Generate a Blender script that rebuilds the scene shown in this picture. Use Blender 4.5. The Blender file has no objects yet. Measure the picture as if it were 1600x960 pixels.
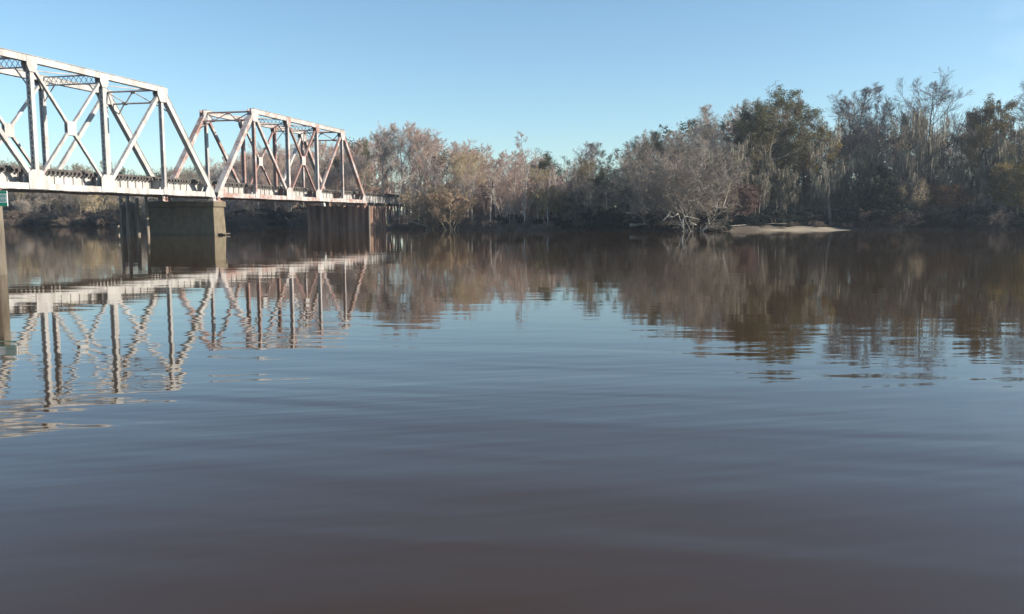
import bpy, math, random
import numpy as np
from mathutils import Vector, Matrix

random.seed(7)
rng = np.random.default_rng(11)
sc = bpy.context.scene
COL = sc.collection
R = math.radians

# ------------------------------------------------------------------ camera model
F = 1300.0; HC = 1.84
PITCH = math.atan(140.0 / F)
cp, sp = math.cos(PITCH), math.sin(PITCH)

def at(px, py, Y):
    """world point seen at photo pixel (1600x960) at forward distance Y"""
    u = (px - 800) / F; v = (480 - py) / F
    d = Vector((u, cp + v * sp, -sp + v * cp))
    return Vector((0, 0, HC)) + d * (Y / d.y)

def px_x(px, Y, z=3.0):
    """world x for photo column px at distance Y and height z"""
    depth = Y * cp + (HC - z) * sp
    return (px - 800) / F * depth

def z_of(py, Y):
    return at(800, py, Y).z

# ------------------------------------------------------------------ helpers
def tag(o, label=None, cat=None, group=None, kind=None):
    if label: o['label'] = label
    if cat: o['category'] = cat
    if group: o['group'] = group
    if kind: o['kind'] = kind
    return o

def empty(name, loc=(0, 0, 0), rz=0.0):
    o = bpy.data.objects.new(name, None); COL.objects.link(o)
    o.location = loc; o.rotation_euler = (0, 0, rz); o.empty_display_size = 0.5
    return o

def link_mesh(name, me, mat, parent=None, loc=None):
    o = bpy.data.objects.new(name, me); COL.objects.link(o)
    if mat is not None and len(me.materials) == 0: me.materials.append(mat)
    if parent: o.parent = parent
    if loc is not None: o.location = loc
    return o

def np_mesh(name, verts, quads=None, tris=None, smooth=False):
    verts = np.asarray(verts, dtype=np.float32).reshape(-1, 3)
    me = bpy.data.meshes.new(name)
    me.vertices.add(len(verts)); me.vertices.foreach_set('co', verts.ravel())
    nq = 0 if quads is None else len(quads); nt = 0 if tris is None else len(tris)
    parts = []
    if nq: parts.append(np.asarray(quads, dtype=np.int32).ravel())
    if nt: parts.append(np.asarray(tris, dtype=np.int32).ravel())
    li = np.concatenate(parts)
    me.loops.add(len(li)); me.loops.foreach_set('vertex_index', li)
    me.polygons.add(nq + nt)
    starts = np.concatenate([np.arange(nq) * 4, nq * 4 + np.arange(nt) * 3]).astype(np.int32)
    me.polygons.foreach_set('loop_start', starts)
    if smooth: me.polygons.foreach_set('use_smooth', np.ones(nq + nt, dtype=bool))
    me.update(calc_edges=True)
    return me

class MB:
    def __init__(s): s.v = []; s.f = []
    def frame_box(s, c, ax, ay, az, lx, ly, lz):
        c = Vector(c); b = len(s.v)
        for i in (-1, 1):
            for j in (-1, 1):
                for k in (-1, 1):
                    s.v.append(tuple(c + ax * (i * lx / 2) + ay * (j * ly / 2) + az * (k * lz / 2)))
        s.f += [(b, b+1, b+3, b+2), (b+4, b+6, b+7, b+5), (b, b+4, b+5, b+1), (b+2, b+3, b+7, b+6), (b, b+2, b+6, b+4), (b+1, b+5, b+7, b+3)]
    def box(s, x0, x1, y0, y1, z0, z1):
        s.frame_box(((x0+x1)/2, (y0+y1)/2, (z0+z1)/2), Vector((1,0,0)), Vector((0,1,0)), Vector((0,0,1)), x1-x0, y1-y0, z1-z0)
    def bar(s, A, B, w, t, lat=Vector((0, 1, 0))):
        """bar from A to B; t along lat, w perpendicular to both"""
        A = Vector(A); B = Vector(B); d = (B - A); L = d.length; d.normalize()
        lat = (lat - d * lat.dot(d)).normalized(); n = lat.cross(d).normalized()
        s.frame_box((A + B) / 2, d, lat, n, L, t, w)
    def tube(s, pts, rad, n=10, cap=True):
        pts = [Vector(p) for p in pts]; b = len(s.v); m = len(pts)
        for i, p in enumerate(pts):
            d = (pts[min(i+1, m-1)] - pts[max(i-1, 0)]).normalized()
            a = d.orthogonal().normalized() if i == 0 else (a - d * a.dot(d)).normalized()
            c = d.cross(a); r = rad[i] if hasattr(rad, '__len__') else rad
            for k in range(n):
                th = 2 * math.pi * k / n
                s.v.append(tuple(p + (a * math.cos(th) + c * math.sin(th)) * r))
        for i in range(m - 1):
            for k in range(n):
                k2 = (k + 1) % n
                s.f.append((b+i*n+k, b+i*n+k2, b+(i+1)*n+k2, b+(i+1)*n+k))
        if cap:
            s.f.append(tuple(b + k for k in reversed(range(n)))); s.f.append(tuple(b + (m-1)*n + k for k in range(n)))
    def build(s, name, mat, parent=None, bevel=0.0, smooth=False):
        me = bpy.data.meshes.new(name); me.from_pydata(s.v, [], s.f); me.update()
        if smooth: me.polygons.foreach_set('use_smooth', [len(p.vertices) == 4 for p in me.polygons])
        o = link_mesh(name, me, mat, parent)
        if bevel:
            m = o.modifiers.new('bevel', 'BEVEL'); m.width = bevel; m.segments = 2; m.limit_method = 'ANGLE'
        return o

# ------------------------------------------------------------------ materials
def new_mat(name):
    m = bpy.data.materials.new(name); m.use_nodes = True
    nt = m.node_tree; bs = nt.nodes['Principled BSDF']
    return m, nt, bs

def node(nt, t, **kw):
    n = nt.nodes.new(t)
    for k, v in kw.items():
        if k in n.inputs: n.inputs[k].default_value = v
        else: setattr(n, k, v)
    return n

def noise(nt, scale, detail=4, rough=0.55, vec=None, mapping=None):
    n = nt.nodes.new('ShaderNodeTexNoise'); n.inputs['Scale'].default_value = scale
    n.inputs['Detail'].default_value = detail; n.inputs['Roughness'].default_value = rough
    if mapping is not None:
        mp = nt.nodes.new('ShaderNodeMapping'); mp.inputs['Scale'].default_value = mapping
        nt.links.new(vec, mp.inputs['Vector']); nt.links.new(mp.outputs[0], n.inputs['Vector'])
    elif vec is not None: nt.links.new(vec, n.inputs['Vector'])
    return n

def ramp(nt, fac, stops):
    r = nt.nodes.new('ShaderNodeValToRGB'); cr = r.color_ramp
    while len(cr.elements) < len(stops): cr.elements.new(0.5)
    for e, (p, c) in zip(cr.elements, stops):
        e.position = p; e.color = (c[0], c[1], c[2], 1) if hasattr(c, '__len__') else (c, c, c, 1)
    nt.links.new(fac, r.inputs['Fac']); return r

def mixc(nt, fac, a, b, mode='MIX'):
    m = nt.nodes.new('ShaderNodeMix'); m.data_type = 'RGBA'; m.blend_type = mode
    for sock, val in ((m.inputs[0], fac), (m.inputs[6], a), (m.inputs[7], b)):
        if hasattr(val, 'links') or hasattr(val, 'is_linked'): nt.links.new(val, sock)
        elif hasattr(val, '__len__'): sock.default_value = (*val[:3], 1)
        else: sock.default_value = val
    return m.outputs[2]

def math_n(nt, op, a, b=None, clamp=False):
    m = nt.nodes.new('ShaderNodeMath'); m.operation = op; m.use_clamp = clamp
    for i, v in enumerate((a, b)):
        if v is None: continue
        if hasattr(v, 'is_linked'): nt.links.new(v, m.inputs[i])
        else: m.inputs[i].default_value = v
    return m.outputs[0]

def geo_pos(nt): return nt.nodes.new('ShaderNodeNewGeometry').outputs['Position']
def objco(nt): return nt.nodes.new('ShaderNodeTexCoord').outputs['Object']

def simple(name, c1, c2, scale=3, rough=0.85, mapping=None, bump=0.0, bscale=None, detail=5):
    m, nt, bs = new_mat(name)
    n = noise(nt, scale, detail, 0.6, geo_pos(nt), mapping)
    r = ramp(nt, n.outputs['Fac'], [(0.3, c1), (0.7, c2)])
    nt.links.new(r.outputs['Color'], bs.inputs['Base Color']); bs.inputs['Roughness'].default_value = rough
    if bump:
        n2 = noise(nt, bscale or scale * 4, 5, 0.6, geo_pos(nt), mapping)
        b = nt.nodes.new('ShaderNodeBump'); b.inputs['Distance'].default_value = bump
        nt.links.new(n2.outputs['Fac'], b.inputs['Height']); nt.links.new(b.outputs[0], bs.inputs['Normal'])
    return m

def painted_steel():
    """weathered white bridge paint; the object's own colour says how rusty it is"""
    m, nt, bs = new_mat('weathered_white_paint')
    oi = nt.nodes.new('ShaderNodeObjectInfo'); sep = nt.nodes.new('ShaderNodeSeparateColor')
    nt.links.new(oi.outputs['Color'], sep.inputs[0])
    P = geo_pos(nt)
    big = noise(nt, 0.55, 6, 0.7, P)
    fine = noise(nt, 5.0, 5, 0.7, P, (1, 1, 0.45))
    h = math_n(nt, 'ADD', math_n(nt, 'MULTIPLY', big.outputs['Fac'], 0.6), math_n(nt, 'MULTIPLY', fine.outputs['Fac'], 0.4))
    th = math_n(nt, 'SUBTRACT', h, math_n(nt, 'SUBTRACT', 0.68, math_n(nt, 'MULTIPLY', sep.outputs[0], 0.24)))
    fac = math_n(nt, 'MULTIPLY', th, 14.0, True)
    dirt = noise(nt, 1.3, 5, 0.65, P, (1, 1, 0.25))
    paint = ramp(nt, dirt.outputs['Fac'], [(0.3, (0.27, 0.26, 0.245)), (0.62, (0.53, 0.52, 0.50))])
    rustn = noise(nt, 7, 4, 0.6, P)
    rust = ramp(nt, rustn.outputs['Fac'], [(0.3, (0.17, 0.075, 0.055)), (0.7, (0.36, 0.20, 0.16))])
    faded = mixc(nt, math_n(nt, 'MULTIPLY', sep.outputs[0], 0.30), paint.outputs['Color'], (0.35, 0.265, 0.245))
    c = mixc(nt, math_n(nt, 'MULTIPLY', fac, 0.85), faded, rust.outputs['Color'])
    nt.links.new(c, bs.inputs['Base Color']); bs.inputs['Roughness'].default_value = 0.65
    b = nt.nodes.new('ShaderNodeBump'); b.inputs['Distance'].default_value = 0.01
    nt.links.new(fine.outputs['Fac'], b.inputs['Height']); nt.links.new(b.outputs[0], bs.inputs['Normal'])
    return m

def tinted(name, variation=0.35, rough=0.9, scale=0.8, trans=0.0):
    """colour comes from the object's own colour, varied by position"""
    m, nt, bs = new_mat(name)
    oi = nt.nodes.new('ShaderNodeObjectInfo')
    n = noise(nt, scale, 4, 0.6, geo_pos(nt))
    n2 = noise(nt, 6.0, 2, 0.6, geo_pos(nt))
    f = math_n(nt, 'ADD', math_n(nt, 'MULTIPLY', n.outputs['Fac'], 0.65), math_n(nt, 'MULTIPLY', n2.outputs['Fac'], 0.35))
    r = ramp(nt, f, [(0.32, 1 - variation), (0.68, 1 + variation)])
    c = mixc(nt, 1.0, oi.outputs['Color'], r.outputs['Color'], 'MULTIPLY')
    nt.links.new(c, bs.inputs['Base Color']); bs.inputs['Roughness'].default_value = rough
    bs.inputs['Specular IOR Level'].default_value = 0.25
    if trans:
        tr = nt.nodes.new('ShaderNodeBsdfTranslucent'); nt.links.new(c, tr.inputs['Color'])
        mx = nt.nodes.new('ShaderNodeMixShader'); mx.inputs[0].default_value = trans
        out = nt.nodes['Material Output']
        nt.links.new(bs.outputs[0], mx.inputs[1]); nt.links.new(tr.outputs[0], mx.inputs[2]); nt.links.new(mx.outputs[0], out.inputs['Surface'])
    return m

M = {}
M['steel'] = painted_steel()
M['rail'] = simple('rail_steel', (0.09, 0.06, 0.05), (0.20, 0.15, 0.12), 4, 0.6)
M['tie'] = simple('creosoted_timber', (0.035, 0.03, 0.028), (0.12, 0.105, 0.095), 2.5, 0.9)
M['walk'] = simple('walkway_planks', (0.20, 0.19, 0.18), (0.38, 0.36, 0.34), 1.2, 0.85)
M['sheet'] = simple('rusty_sheet_piling', (0.10, 0.05, 0.035), (0.36, 0.22, 0.16), 1.1, 0.8, (1, 1, 0.15), 0.01)
M['timber'] = simple('weathered_piling', (0.12, 0.10, 0.08), (0.30, 0.26, 0.21), 5, 0.9, (1, 1, 0.12), 0.02, 9)
M['darkpost'] = simple('wet_weathered_piling', (0.06, 0.048, 0.035), (0.20, 0.17, 0.13), 4, 0.9, (1, 1, 0.15), 0.03, 9)
M['drift'] = simple('bleached_wood', (0.30, 0.27, 0.23), (0.50, 0.46, 0.40), 3, 0.85, None, 0.01)
M['white'] = simple('white_enamel', (0.68, 0.68, 0.68), (0.80, 0.80, 0.80), 6, 0.5)
M['green'] = simple('green_enamel', (0.0, 0.22, 0.12), (0.01, 0.30, 0.17), 6, 0.45)
M['ink'] = simple('faded_green_ink', (0.16, 0.36, 0.29), (0.25, 0.45, 0.38), 9, 0.5)
M['bark'] = tinted('bark', 0.45, 0.95, 1.5)
M['twig'] = tinted('twigs', 0.28, 0.9, 0.5)
M['leaf'] = tinted('leaves', 0.45, 0.6, 0.6, 0.25)
M['moss'] = tinted('hanging_moss', 0.35, 0.95, 0.8, 0.15)

def concrete_mat():
    m, nt, bs = new_mat('river_concrete')
    P = geo_pos(nt)
    n = noise(nt, 1.4, 6, 0.65, P)
    r = ramp(nt, n.outputs['Fac'], [(0.3, (0.115, 0.092, 0.06)), (0.7, (0.20, 0.165, 0.11))])
    st = noise(nt, 2.2, 4, 0.6, P, (1.2, 1.2, 0.1))
    sr = ramp(nt, st.outputs['Fac'], [(0.5, 0.0), (0.72, 0.6)])
    c = mixc(nt, sr.outputs['Color'], r.outputs['Color'], (0.08, 0.07, 0.05))
    sep = nt.nodes.new('ShaderNodeSeparateXYZ'); nt.links.new(P, sep.inputs[0])
    wet = math_n(nt, 'SUBTRACT', 1.0, math_n(nt, 'MULTIPLY', sep.outputs[2], 3.2), True)
    c = mixc(nt, math_n(nt, 'MULTIPLY', wet, 0.7), c, (0.09, 0.08, 0.06))
    nt.links.new(c, bs.inputs['Base Color']); bs.inputs['Roughness'].default_value = 0.9
    b = nt.nodes.new('ShaderNodeBump'); b.inputs['Distance'].default_value = 0.03
    nt.links.new(n.outputs['Fac'], b.inputs['Height']); nt.links.new(b.outputs[0], bs.inputs['Normal'])
    return m
M['concrete'] = concrete_mat()
M['ground'] = simple('leaf_litter_soil', (0.045, 0.035, 0.025), (0.12, 0.095, 0.07), 0.8, 0.95, None, 0.05, 5)
M['sand'] = simple('river_sand', (0.19, 0.155, 0.11), (0.40, 0.34, 0.255), 0.35, 0.95, (0.3, 1, 1), 0.03, 3)

def water_mat():
    m, nt, bs = new_mat('river_water')
    P = geo_pos(nt)
    n0 = noise(nt, 0.05, 3, 0.5, P)
    body = ramp(nt, n0.outputs['Fac'], [(0.3, (0.042, 0.021, 0.005)), (0.7, (0.049, 0.025, 0.007))])
    nt.links.new(body.outputs['Color'], bs.inputs['Base Color'])
    bs.inputs['Roughness'].default_value = 0.03
    bs.inputs['IOR'].default_value = 1.43
    def rot(ang, sc_):
        mp = nt.nodes.new('ShaderNodeMapping'); mp.inputs['Rotation'].default_value = (0, 0, ang)
        mp.inputs['Scale'].default_value = (*sc_, 1)
        # rotate first, then scale
        vr = nt.nodes.new('ShaderNodeVectorRotate'); vr.rotation_type = 'Z_AXIS'; vr.inputs['Angle'].default_value = ang
        nt.links.new(P, vr.inputs['Vector']); mp.inputs['Rotation'].default_value = (0, 0, 0)
        nt.links.new(vr.outputs[0], mp.inputs['Vector']); return mp.outputs[0]
    patch = noise(nt, 1.0, 2, 0.5, rot(R(8), (0.03, 0.09)))
    pr = ramp(nt, patch.outputs['Fac'], [(0.38, 0.35), (0.60, 1.1)])
    swell = noise(nt, 1.0, 2, 0.5, rot(R(9), (0.13, 0.85))); swell.inputs['Distortion'].default_value = 0.3
    swell2 = noise(nt, 1.0, 2, 0.5, rot(R(-14), (0.33, 2.4)))
    mid = noise(nt, 1.0, 2, 0.45, rot(R(-5), (0.30, 1.9)))
    sy = nt.nodes.new('ShaderNodeSeparateXYZ'); nt.links.new(P, sy.inputs[0])
    mr = nt.nodes.new('ShaderNodeMapRange'); mr.interpolation_type = 'SMOOTHSTEP'; nt.links.new(sy.outputs[1], mr.inputs['Value'])
    for k_, v_ in (('From Min', 3.0), ('From Max', 17.0), ('To Min', 1.0), ('To Max', 0.14)): mr.inputs[k_].default_value = v_
    fine = noise(nt, 1.0, 2, 0.5, rot(R(3), (2.2, 6.5)))
    sw = math_n(nt, 'ADD', swell.outputs['Fac'], math_n(nt, 'MULTIPLY', swell2.outputs['Fac'], 0.24))
    sp_ = noise(nt, 1.0, 2, 0.5, rot(R(-20), (0.06, 0.10))); spr = ramp(nt, sp_.outputs['Fac'], [(0.38, 0.45), (0.60, 1.15)])
    h = math_n(nt, 'MULTIPLY', math_n(nt, 'MULTIPLY', math_n(nt, 'MULTIPLY', sw, spr.outputs['Color']), mr.outputs[0]), WATER[0])
    h = math_n(nt, 'ADD', h, math_n(nt, 'MULTIPLY', math_n(nt, 'MULTIPLY', mid.outputs['Fac'], pr.outputs['Color']), WATER[1]))
    h = math_n(nt, 'ADD', h, math_n(nt, 'MULTIPLY', math_n(nt, 'MULTIPLY', fine.outputs['Fac'], pr.outputs['Color']), WATER[2]))
    b = nt.nodes.new('ShaderNodeBump'); b.inputs['Distance'].default_value = 1.0; b.inputs['Strength'].default_value = 1.0
    nt.links.new(h, b.inputs['Height']); nt.links.new(b.outputs[0], bs.inputs['Normal'])
    return m
HAZE = 0.00032
WATER = (0.034, 0.0017, 0.00016)
M['water'] = water_mat()

# ------------------------------------------------------------------ far bank line  (photo column, distance)
SH = [(-2200, 330), (-900, 230), (-300, 185), (0, 168), (190, 165), (330, 156), (430, 146), (500, 140), (570, 134), (606, 130.5), (640, 128.5), (700, 125), (780, 121.5), (850, 119), (960, 117),
      (1010, 114), (1060, 110), (1110, 112), (1150, 120), (1240, 125), (1340, 127), (1450, 126), (1600, 125), (1900, 122), (2400, 120), (3600, 150)]
SHX = np.array([px_x(p, Y, 0) for p, Y in SH]); SHY = np.array([Y for p, Y in SH], dtype=float)
def shore(x):
    return np.interp(x, SHX, SHY) + 0.9 * np.sin(np.asarray(x) * 0.31) + 0.5 * np.sin(np.asarray(x) * 0.83 + 1)

def ground_h(x, y):
    d = y - shore(x)
    d2 = (-9.0 - 0.02 * np.abs(x)) - y            # the near bank, behind the camera
    h1 = np.where(d < 0, -0.9 + np.clip(d, -20, 0) * 0.12 + 0.9 * np.exp(np.minimum(d, 0) * 1.5), 1.0 * (1 - np.exp(-np.maximum(d, 0) / 1.1)) + 0.006 * np.clip(d, 0, 80) + 0.03 * np.clip(d - 12, 0, 70))
    h2 = np.where(d2 > 0, 1.4 * (1 - np.exp(-np.maximum(d2, 0) / 3)), -3)
    sb = np.exp(-((x - px_x(1235, 125)) / 13.0) ** 4)   # lower behind the sandbar
    n = 0.18 * np.sin(x * 0.7 + 0.3 * y) * np.sin(y * 0.45 + 1) + 0.1 * np.sin(x * 1.9 + 2) * np.sin(y * 1.3)
    return np.maximum(np.where(d > 0, h1 * (1 - 0.55 * sb * np.exp(-np.maximum(d, 0) / 8)), h1), h2) + n * np.where(d > 1, 1, 0.2)

def build_ground():
    xs = np.concatenate([[-3000, -1800, -1000, -600, -400], np.linspace(-280, -130, 40), np.arange(-128, 112, 1.2), np.linspace(114, 260, 36), [400, 700, 1200, 2000, 3000]])
    ys = np.concatenate([[-1500, -500, -150, -60], np.linspace(-30, 0, 12), [20, 50, 80], np.arange(96, 176, 1.1), np.linspace(178, 260, 24), [320, 450, 700, 1200, 2200, 4000]])
    X, Y = np.meshgrid(xs, ys); Z = ground_h(X, Y)
    v = np.stack([X, Y, Z], -1).reshape(-1, 3); nx = len(xs); ny = len(ys)
    i = np.arange(nx - 1); j = np.arange(ny - 1); I, J = np.meshgrid(i, j); a = (J * nx + I).ravel()
    q = np.stack([a, a + 1, a + nx + 1, a + nx], -1)
    o = link_mesh('ground', np_mesh('ground', v, q, smooth=True), M['ground'])
    tag(o, kind='structure')
build_ground()

wm = MB(); wm.v = [(-3000, -1500, 0), (3000, -1500, 0), (3000, 4000, 0), (-3000, 4000, 0)]; wm.f = [(0, 1, 2, 3)]
tag(wm.build('river_water', M['water']), kind='structure')

def build_sandbar():
    cx = px_x(1232, 124); n = 70; m = 16
    v = []; q = []
    for j in range(m):
        for i in range(n):
            u = i / (n - 1) * 2 - 1; w = j / (m - 1)
            x = cx + u * 11.3 * (1 - 0.15 * w)
            yf = 118.6 + 2.4 * abs(u) ** 3 + 0.35 * math.sin(u * 9) + 0.2 * math.sin(u * 23)
            y = yf + w * 11
            edge = 1 - abs(u) ** 4
            z = -0.08 + (0.55 * w ** 0.8) * edge + 0.06 * math.sin(x * 1.7 + y) * w + 0.10 * math.sin(w * 9 + u * 2.5) * (w > 0.1) * (w < 0.9)
            v.append((x, y, z))
    for j in range(m - 1):
        for i in range(n - 1):
            a = j * n + i; q.append((a, a + 1, a + n + 1, a + n))
    tag(link_mesh('sandbar', np_mesh('sandbar', v, q, smooth=True), M['sand']), kind='structure')
build_sandbar()

# ------------------------------------------------------------------ the railway bridge
J = at(335, 308, 87.3); TH = math.atan2(1.0, 307 * cp / F)      # joint between the two spans, heading of the line
PL = 7.75; NP = 5; W = 6.0; ZB = 4.2; ZT = 13.7
LAT = Vector((0, 1, 0)); UP = Vector((0, 0, 1)); AL = Vector((1, 0, 0))

def colored(o, rust): o.color = (rust, rust, rust, 1); return o

def laced(mb, A, B, w, t, step, bar=0.06, battens=False, plate=0.035):
    """built-up member: two channels joined by lacing bars across both edges"""
    A = Vector(A); B = Vector(B); d = (B - A); L = d.length; d.normalize(); n = LAT.cross(d).normalized()
    for s in (-1, 1):
        off = LAT * (s * (t / 2 - plate / 2))
        mb.bar(A + off, B + off, w, plate)
        for e in (-1, 1):
            o2 = LAT * (s * (t / 2 - 0.05 - plate)) + n * (e * (w / 2 - 0.015))
            mb.bar(A + o2, B + o2, 0.03, 0.1)
    k = max(2, int(L / step))
    for e in (-1, 1):
        off = n * (e * (w / 2 + 0.008))
        for i in range(k):
            a = A + d * (L * i / k); b = A + d * (L * (i + 1) / k)
            s = 1 if i % 2 else -1
            if battens: 
                c = A + d * (L * (i + 0.5) / k) + off
                mb.frame_box(c, d, LAT, n, 0.28, t - 0.02, 0.016)
            else:
                mb.bar(a + off - LAT * (s * (t / 2 - 0.05)), b + off + LAT * (s * (t / 2 - 0.05)), 0.016, bar, lat=LAT.cross(n) if False else d.cross(n))
    for c in (A + d * 0.25, B - d * 0.25):
        for e in (-1, 1): mb.frame_box(c + n * (e * (w / 2 + 0.012)), d, LAT, n, 0.5, t - 0.01, 0.02)

def make_span(s0, rust, label):
    root = empty('truss_bridge_span', (J.x, J.y, 0), TH)
    off = Vector((math.cos(TH), math.sin(TH), 0)) * s0
    root.location = Vector((J.x, J.y, 0)) + off
    tag(root, label, 'railway bridge', 'steel truss spans of the railway bridge')
    LEN = PL * NP
    def B(name, mb, mat='steel', parent=root, r=rust, **kw): return colored(mb.build(name, M[mat], parent, **kw), r * random.uniform(0.6, 1.5))
    def P(i, z, y): return Vector((i * PL, y, z))
    for y, side in ((0.0, -1), (W, 1)):
        # chords
        mb = MB(); mb.bar(P(1, ZT, y) - AL * 0.22, P(4, ZT, y) + AL * 0.22, 0.50, 0.46); mb.box(PL - 0.24, 4 * PL + 0.24, y - 0.29, y + 0.29, ZT + 0.25, ZT + 0.28)
        for i in range(26):
            s = PL + 0.4 + i * (3 * PL - 0.8) / 25
            mb.box(s - 0.05, s + 0.05, y - 0.25, y + 0.25, ZT - 0.262, ZT - 0.252)
        B('top_chord', mb)
        mb = MB()
        for t in (-1, 1):
            mb.box(0.0, LEN, y + t * 0.19 - 0.02, y + t * 0.19 + 0.02, ZB - 0.22, ZB + 0.22)
            for zz in (-1, 1): mb.box(0.0, LEN, y + t * 0.14 - 0.075, y + t * 0.14 + 0.075, ZB + zz * 0.225 - 0.012, ZB + zz * 0.225 + 0.012)
        for i in range(NP * 6):
            s = (i + 0.5) * PL / 6
            for zz in (-1, 1): mb.box(s - 0.16, s + 0.16, y - 0.2, y + 0.2, ZB + zz * 0.246 - 0.008, ZB + zz * 0.246 + 0.008)
        for i in (0.6, 1.45, 2.5, 3.5, 4.3): mb.box(i * PL - 1.4, i * PL + 1.4, y - 0.24, y + 0.24, ZB - 0.275, ZB - 0.256)
        B('bottom_chord', mb, r=rust * 1.2)
        for a, b in ((0, 1), (5, 4)):
            mb = MB(); A = P(a, ZB, y); Bp = P(b, ZT, y); d = (Bp - A).normalized()
            mb.bar(A + d * 0.1, Bp + d * 0.12, 0.50, 0.46)
            n = LAT.cross(d).normalized(); n = n if n.z > 0 else -n
            mb.bar(A + d * 0.1 + n * 0.265, Bp + d * 0.2 + n * 0.265, 0.025, 0.58)
            for k in range(7):
                c = A + d * (1.2 + k * 1.6) - n * 0.258; mb.frame_box(c, d, LAT, n, 0.12, 0.44, 0.014)
            B('end_post', mb)
        # verticals
        for i in (1, 2, 3, 4):
            mb = MB()
            if i in (1, 4): laced(mb, P(i, ZB + 0.3, y), P(i, ZT - 0.3, y), 0.30, 0.34, 1.35, battens=True)
            else: laced(mb, P(i, ZB + 0.3, y), P(i, ZT - 0.3, y), 0.36, 0.40, 0.36, bar=0.07)
            B('vertical_post', mb)
        # main diagonals
        for a, b in ((1, 2), (4, 3)):
            mb = MB(); laced(mb, P(a, ZT - 0.2, y), P(b, ZB + 0.2, y), 0.34, 0.30, 1.1, battens=True)
            B('diagonal', mb)
        # crossed centre panel
        ctr = (P(2, 0, y) + P(3, 0, y)) / 2; ctr.z = (ZB + ZT) / 2
        for a, b in (((2, ZT - 0.25), (3, ZB + 0.25)), ((3, ZT - 0.25), (2, ZB + 0.25))):
            for e in (a, b):
                E = P(e[0], e[1], y); d = (ctr - E).normalized()
                mb = MB(); laced(mb, E, ctr - d * 0.45, 0.20, 0.24, 1.0, battens=True)
                B('counter_brace', mb, r=rust * 1.25)
        mb = MB()
        for t in (-1, 1): mb.box(ctr.x - 0.48, ctr.x + 0.48, y + t * 0.14 - 0.015, y + t * 0.14 + 0.015, ctr.z - 0.55, ctr.z + 0.55)
        mb.box(ctr.x - 0.3, ctr.x + 0.3, y - 0.11, y + 0.11, ctr.z - 0.5, ctr.z + 0.5)
        B('centre_plate', mb, r=rust * 0.5, bevel=0.01)
        # gussets
        for i, z in ((1, ZT), (2, ZT), (3, ZT), (4, ZT), (0, ZB), (1, ZB), (2, ZB), (3, ZB), (4, ZB), (5, ZB)):
            for t in (-1, 1):
                mb = MB(); x = i * PL; yy = y + t * 0.255
                if z == ZT:
                    w = 0.75 if i in (1, 4) else 0.5; h = 1.15 if i in (1, 4) else 0.95
                    poly = [(x - w, ZT + 0.2), (x + w, ZT + 0.2), (x + w, ZT - 0.5), (x + w * 0.55, ZT - h), (x - w * 0.55, ZT - h), (x - w, ZT - 0.5)]
                elif i in (0, 5):
                    sgn = 1 if i == 0 else -1
                    poly = [(x - sgn * 0.35, ZB - 0.35), (x + sgn * 1.5, ZB - 0.22), (x + sgn * 1.5, ZB + 0.24), (x + sgn * 0.9, ZB + 1.05), (x + sgn * 0.3, ZB + 0.7)]
                else:
                    w = 0.42 if i in (1, 4) else 0.95; h = 0.5 if i in (1, 4) else 1.25
                    poly = [(x - w, ZB - 0.2), (x + w, ZB - 0.2), (x + w, ZB + 0.35), (x + w * 0.4, ZB + h), (x - w * 0.6, ZB + h), (x - w, ZB + h * 0.75)]
                b = len(mb.v)
                for q in (-0.012, 0.012): mb.v += [(px, yy + q, pz) for px, pz in poly]
                k = len(poly); mb.f.append(tuple(range(k))); mb.f.append(tuple(reversed(range(k, 2 * k))))
                for e in range(k): mb.f.append((e, (e + 1) % k, k + (e + 1) % k, k + e))
                B('gusset_plate', mb, r=rust * 0.8)
        # bearings
        for x in (0.0, LEN):
            mb = MB(); mb.box(x - 0.42, x + 0.42, y - 0.42, y + 0.42, 3.50, 3.58)
            b = len(mb.v)
            mb.v += [(x - 0.3, y - 0.3, 3.58), (x + 0.3, y - 0.3, 3.58), (x + 0.3, y + 0.3, 3.58), (x - 0.3, y + 0.3, 3.58),
                     (x - 0.12, y - 0.28, 3.92), (x + 0.12, y - 0.28, 3.92), (x + 0.12, y + 0.28, 3.92), (x - 0.12, y + 0.28, 3.92)]
            mb.f += [(b, b+1, b+5, b+4), (b+1, b+2, b+6, b+5), (b+2, b+3, b+7, b+6), (b+3, b, b+4, b+7), (b+4, b+5, b+6, b+7), (b+3, b+2, b+1, b)]
            mb.tube([(x, y - 0.34, 3.92), (x, y + 0.34, 3.92)], 0.09, 10)
            B('bearing', mb, r=rust * 1.4)
    # portal braces, in the slope of the end posts
    for a, b in ((0, 1), (5, 4)):
        A = P(a, ZB, 0); Bp = P(b, ZT, 0); d = (A - Bp).normalized()
        mb = MB(); n = 6
        mb.bar(Bp + d * 0.05 + LAT * 0.2, Bp + d * 0.05 + LAT * (W - 0.2), 0.12, 0.14, lat=d)
        mb.bar(Bp + d * 1.35 + LAT * 0.2, Bp + d * 1.35 + LAT * (W - 0.2), 0.12, 0.12, lat=d)
        for k in range(4):
            y0 = 0.25 + (W - 0.5) * k / 4; y1 = 0.25 + (W - 0.5) * (k + 1) / 4
            e0, e1 = (0.1, 1.3) if k % 2 == 0 else (1.3, 0.1)
            mb.bar(Bp + d * e0 + LAT * y0, Bp + d * e1 + LAT * y1, 0.08, 0.10, lat=AL)
        for y0, y1 in ((0.2, 1.45), (W - 0.2, W - 1.45)): mb.bar(Bp + d * 2.5 + LAT * y0, Bp + d * 1.35 + LAT * y1, 0.09, 0.10, lat=AL)
        nn = d.cross(LAT).normalized()
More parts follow.
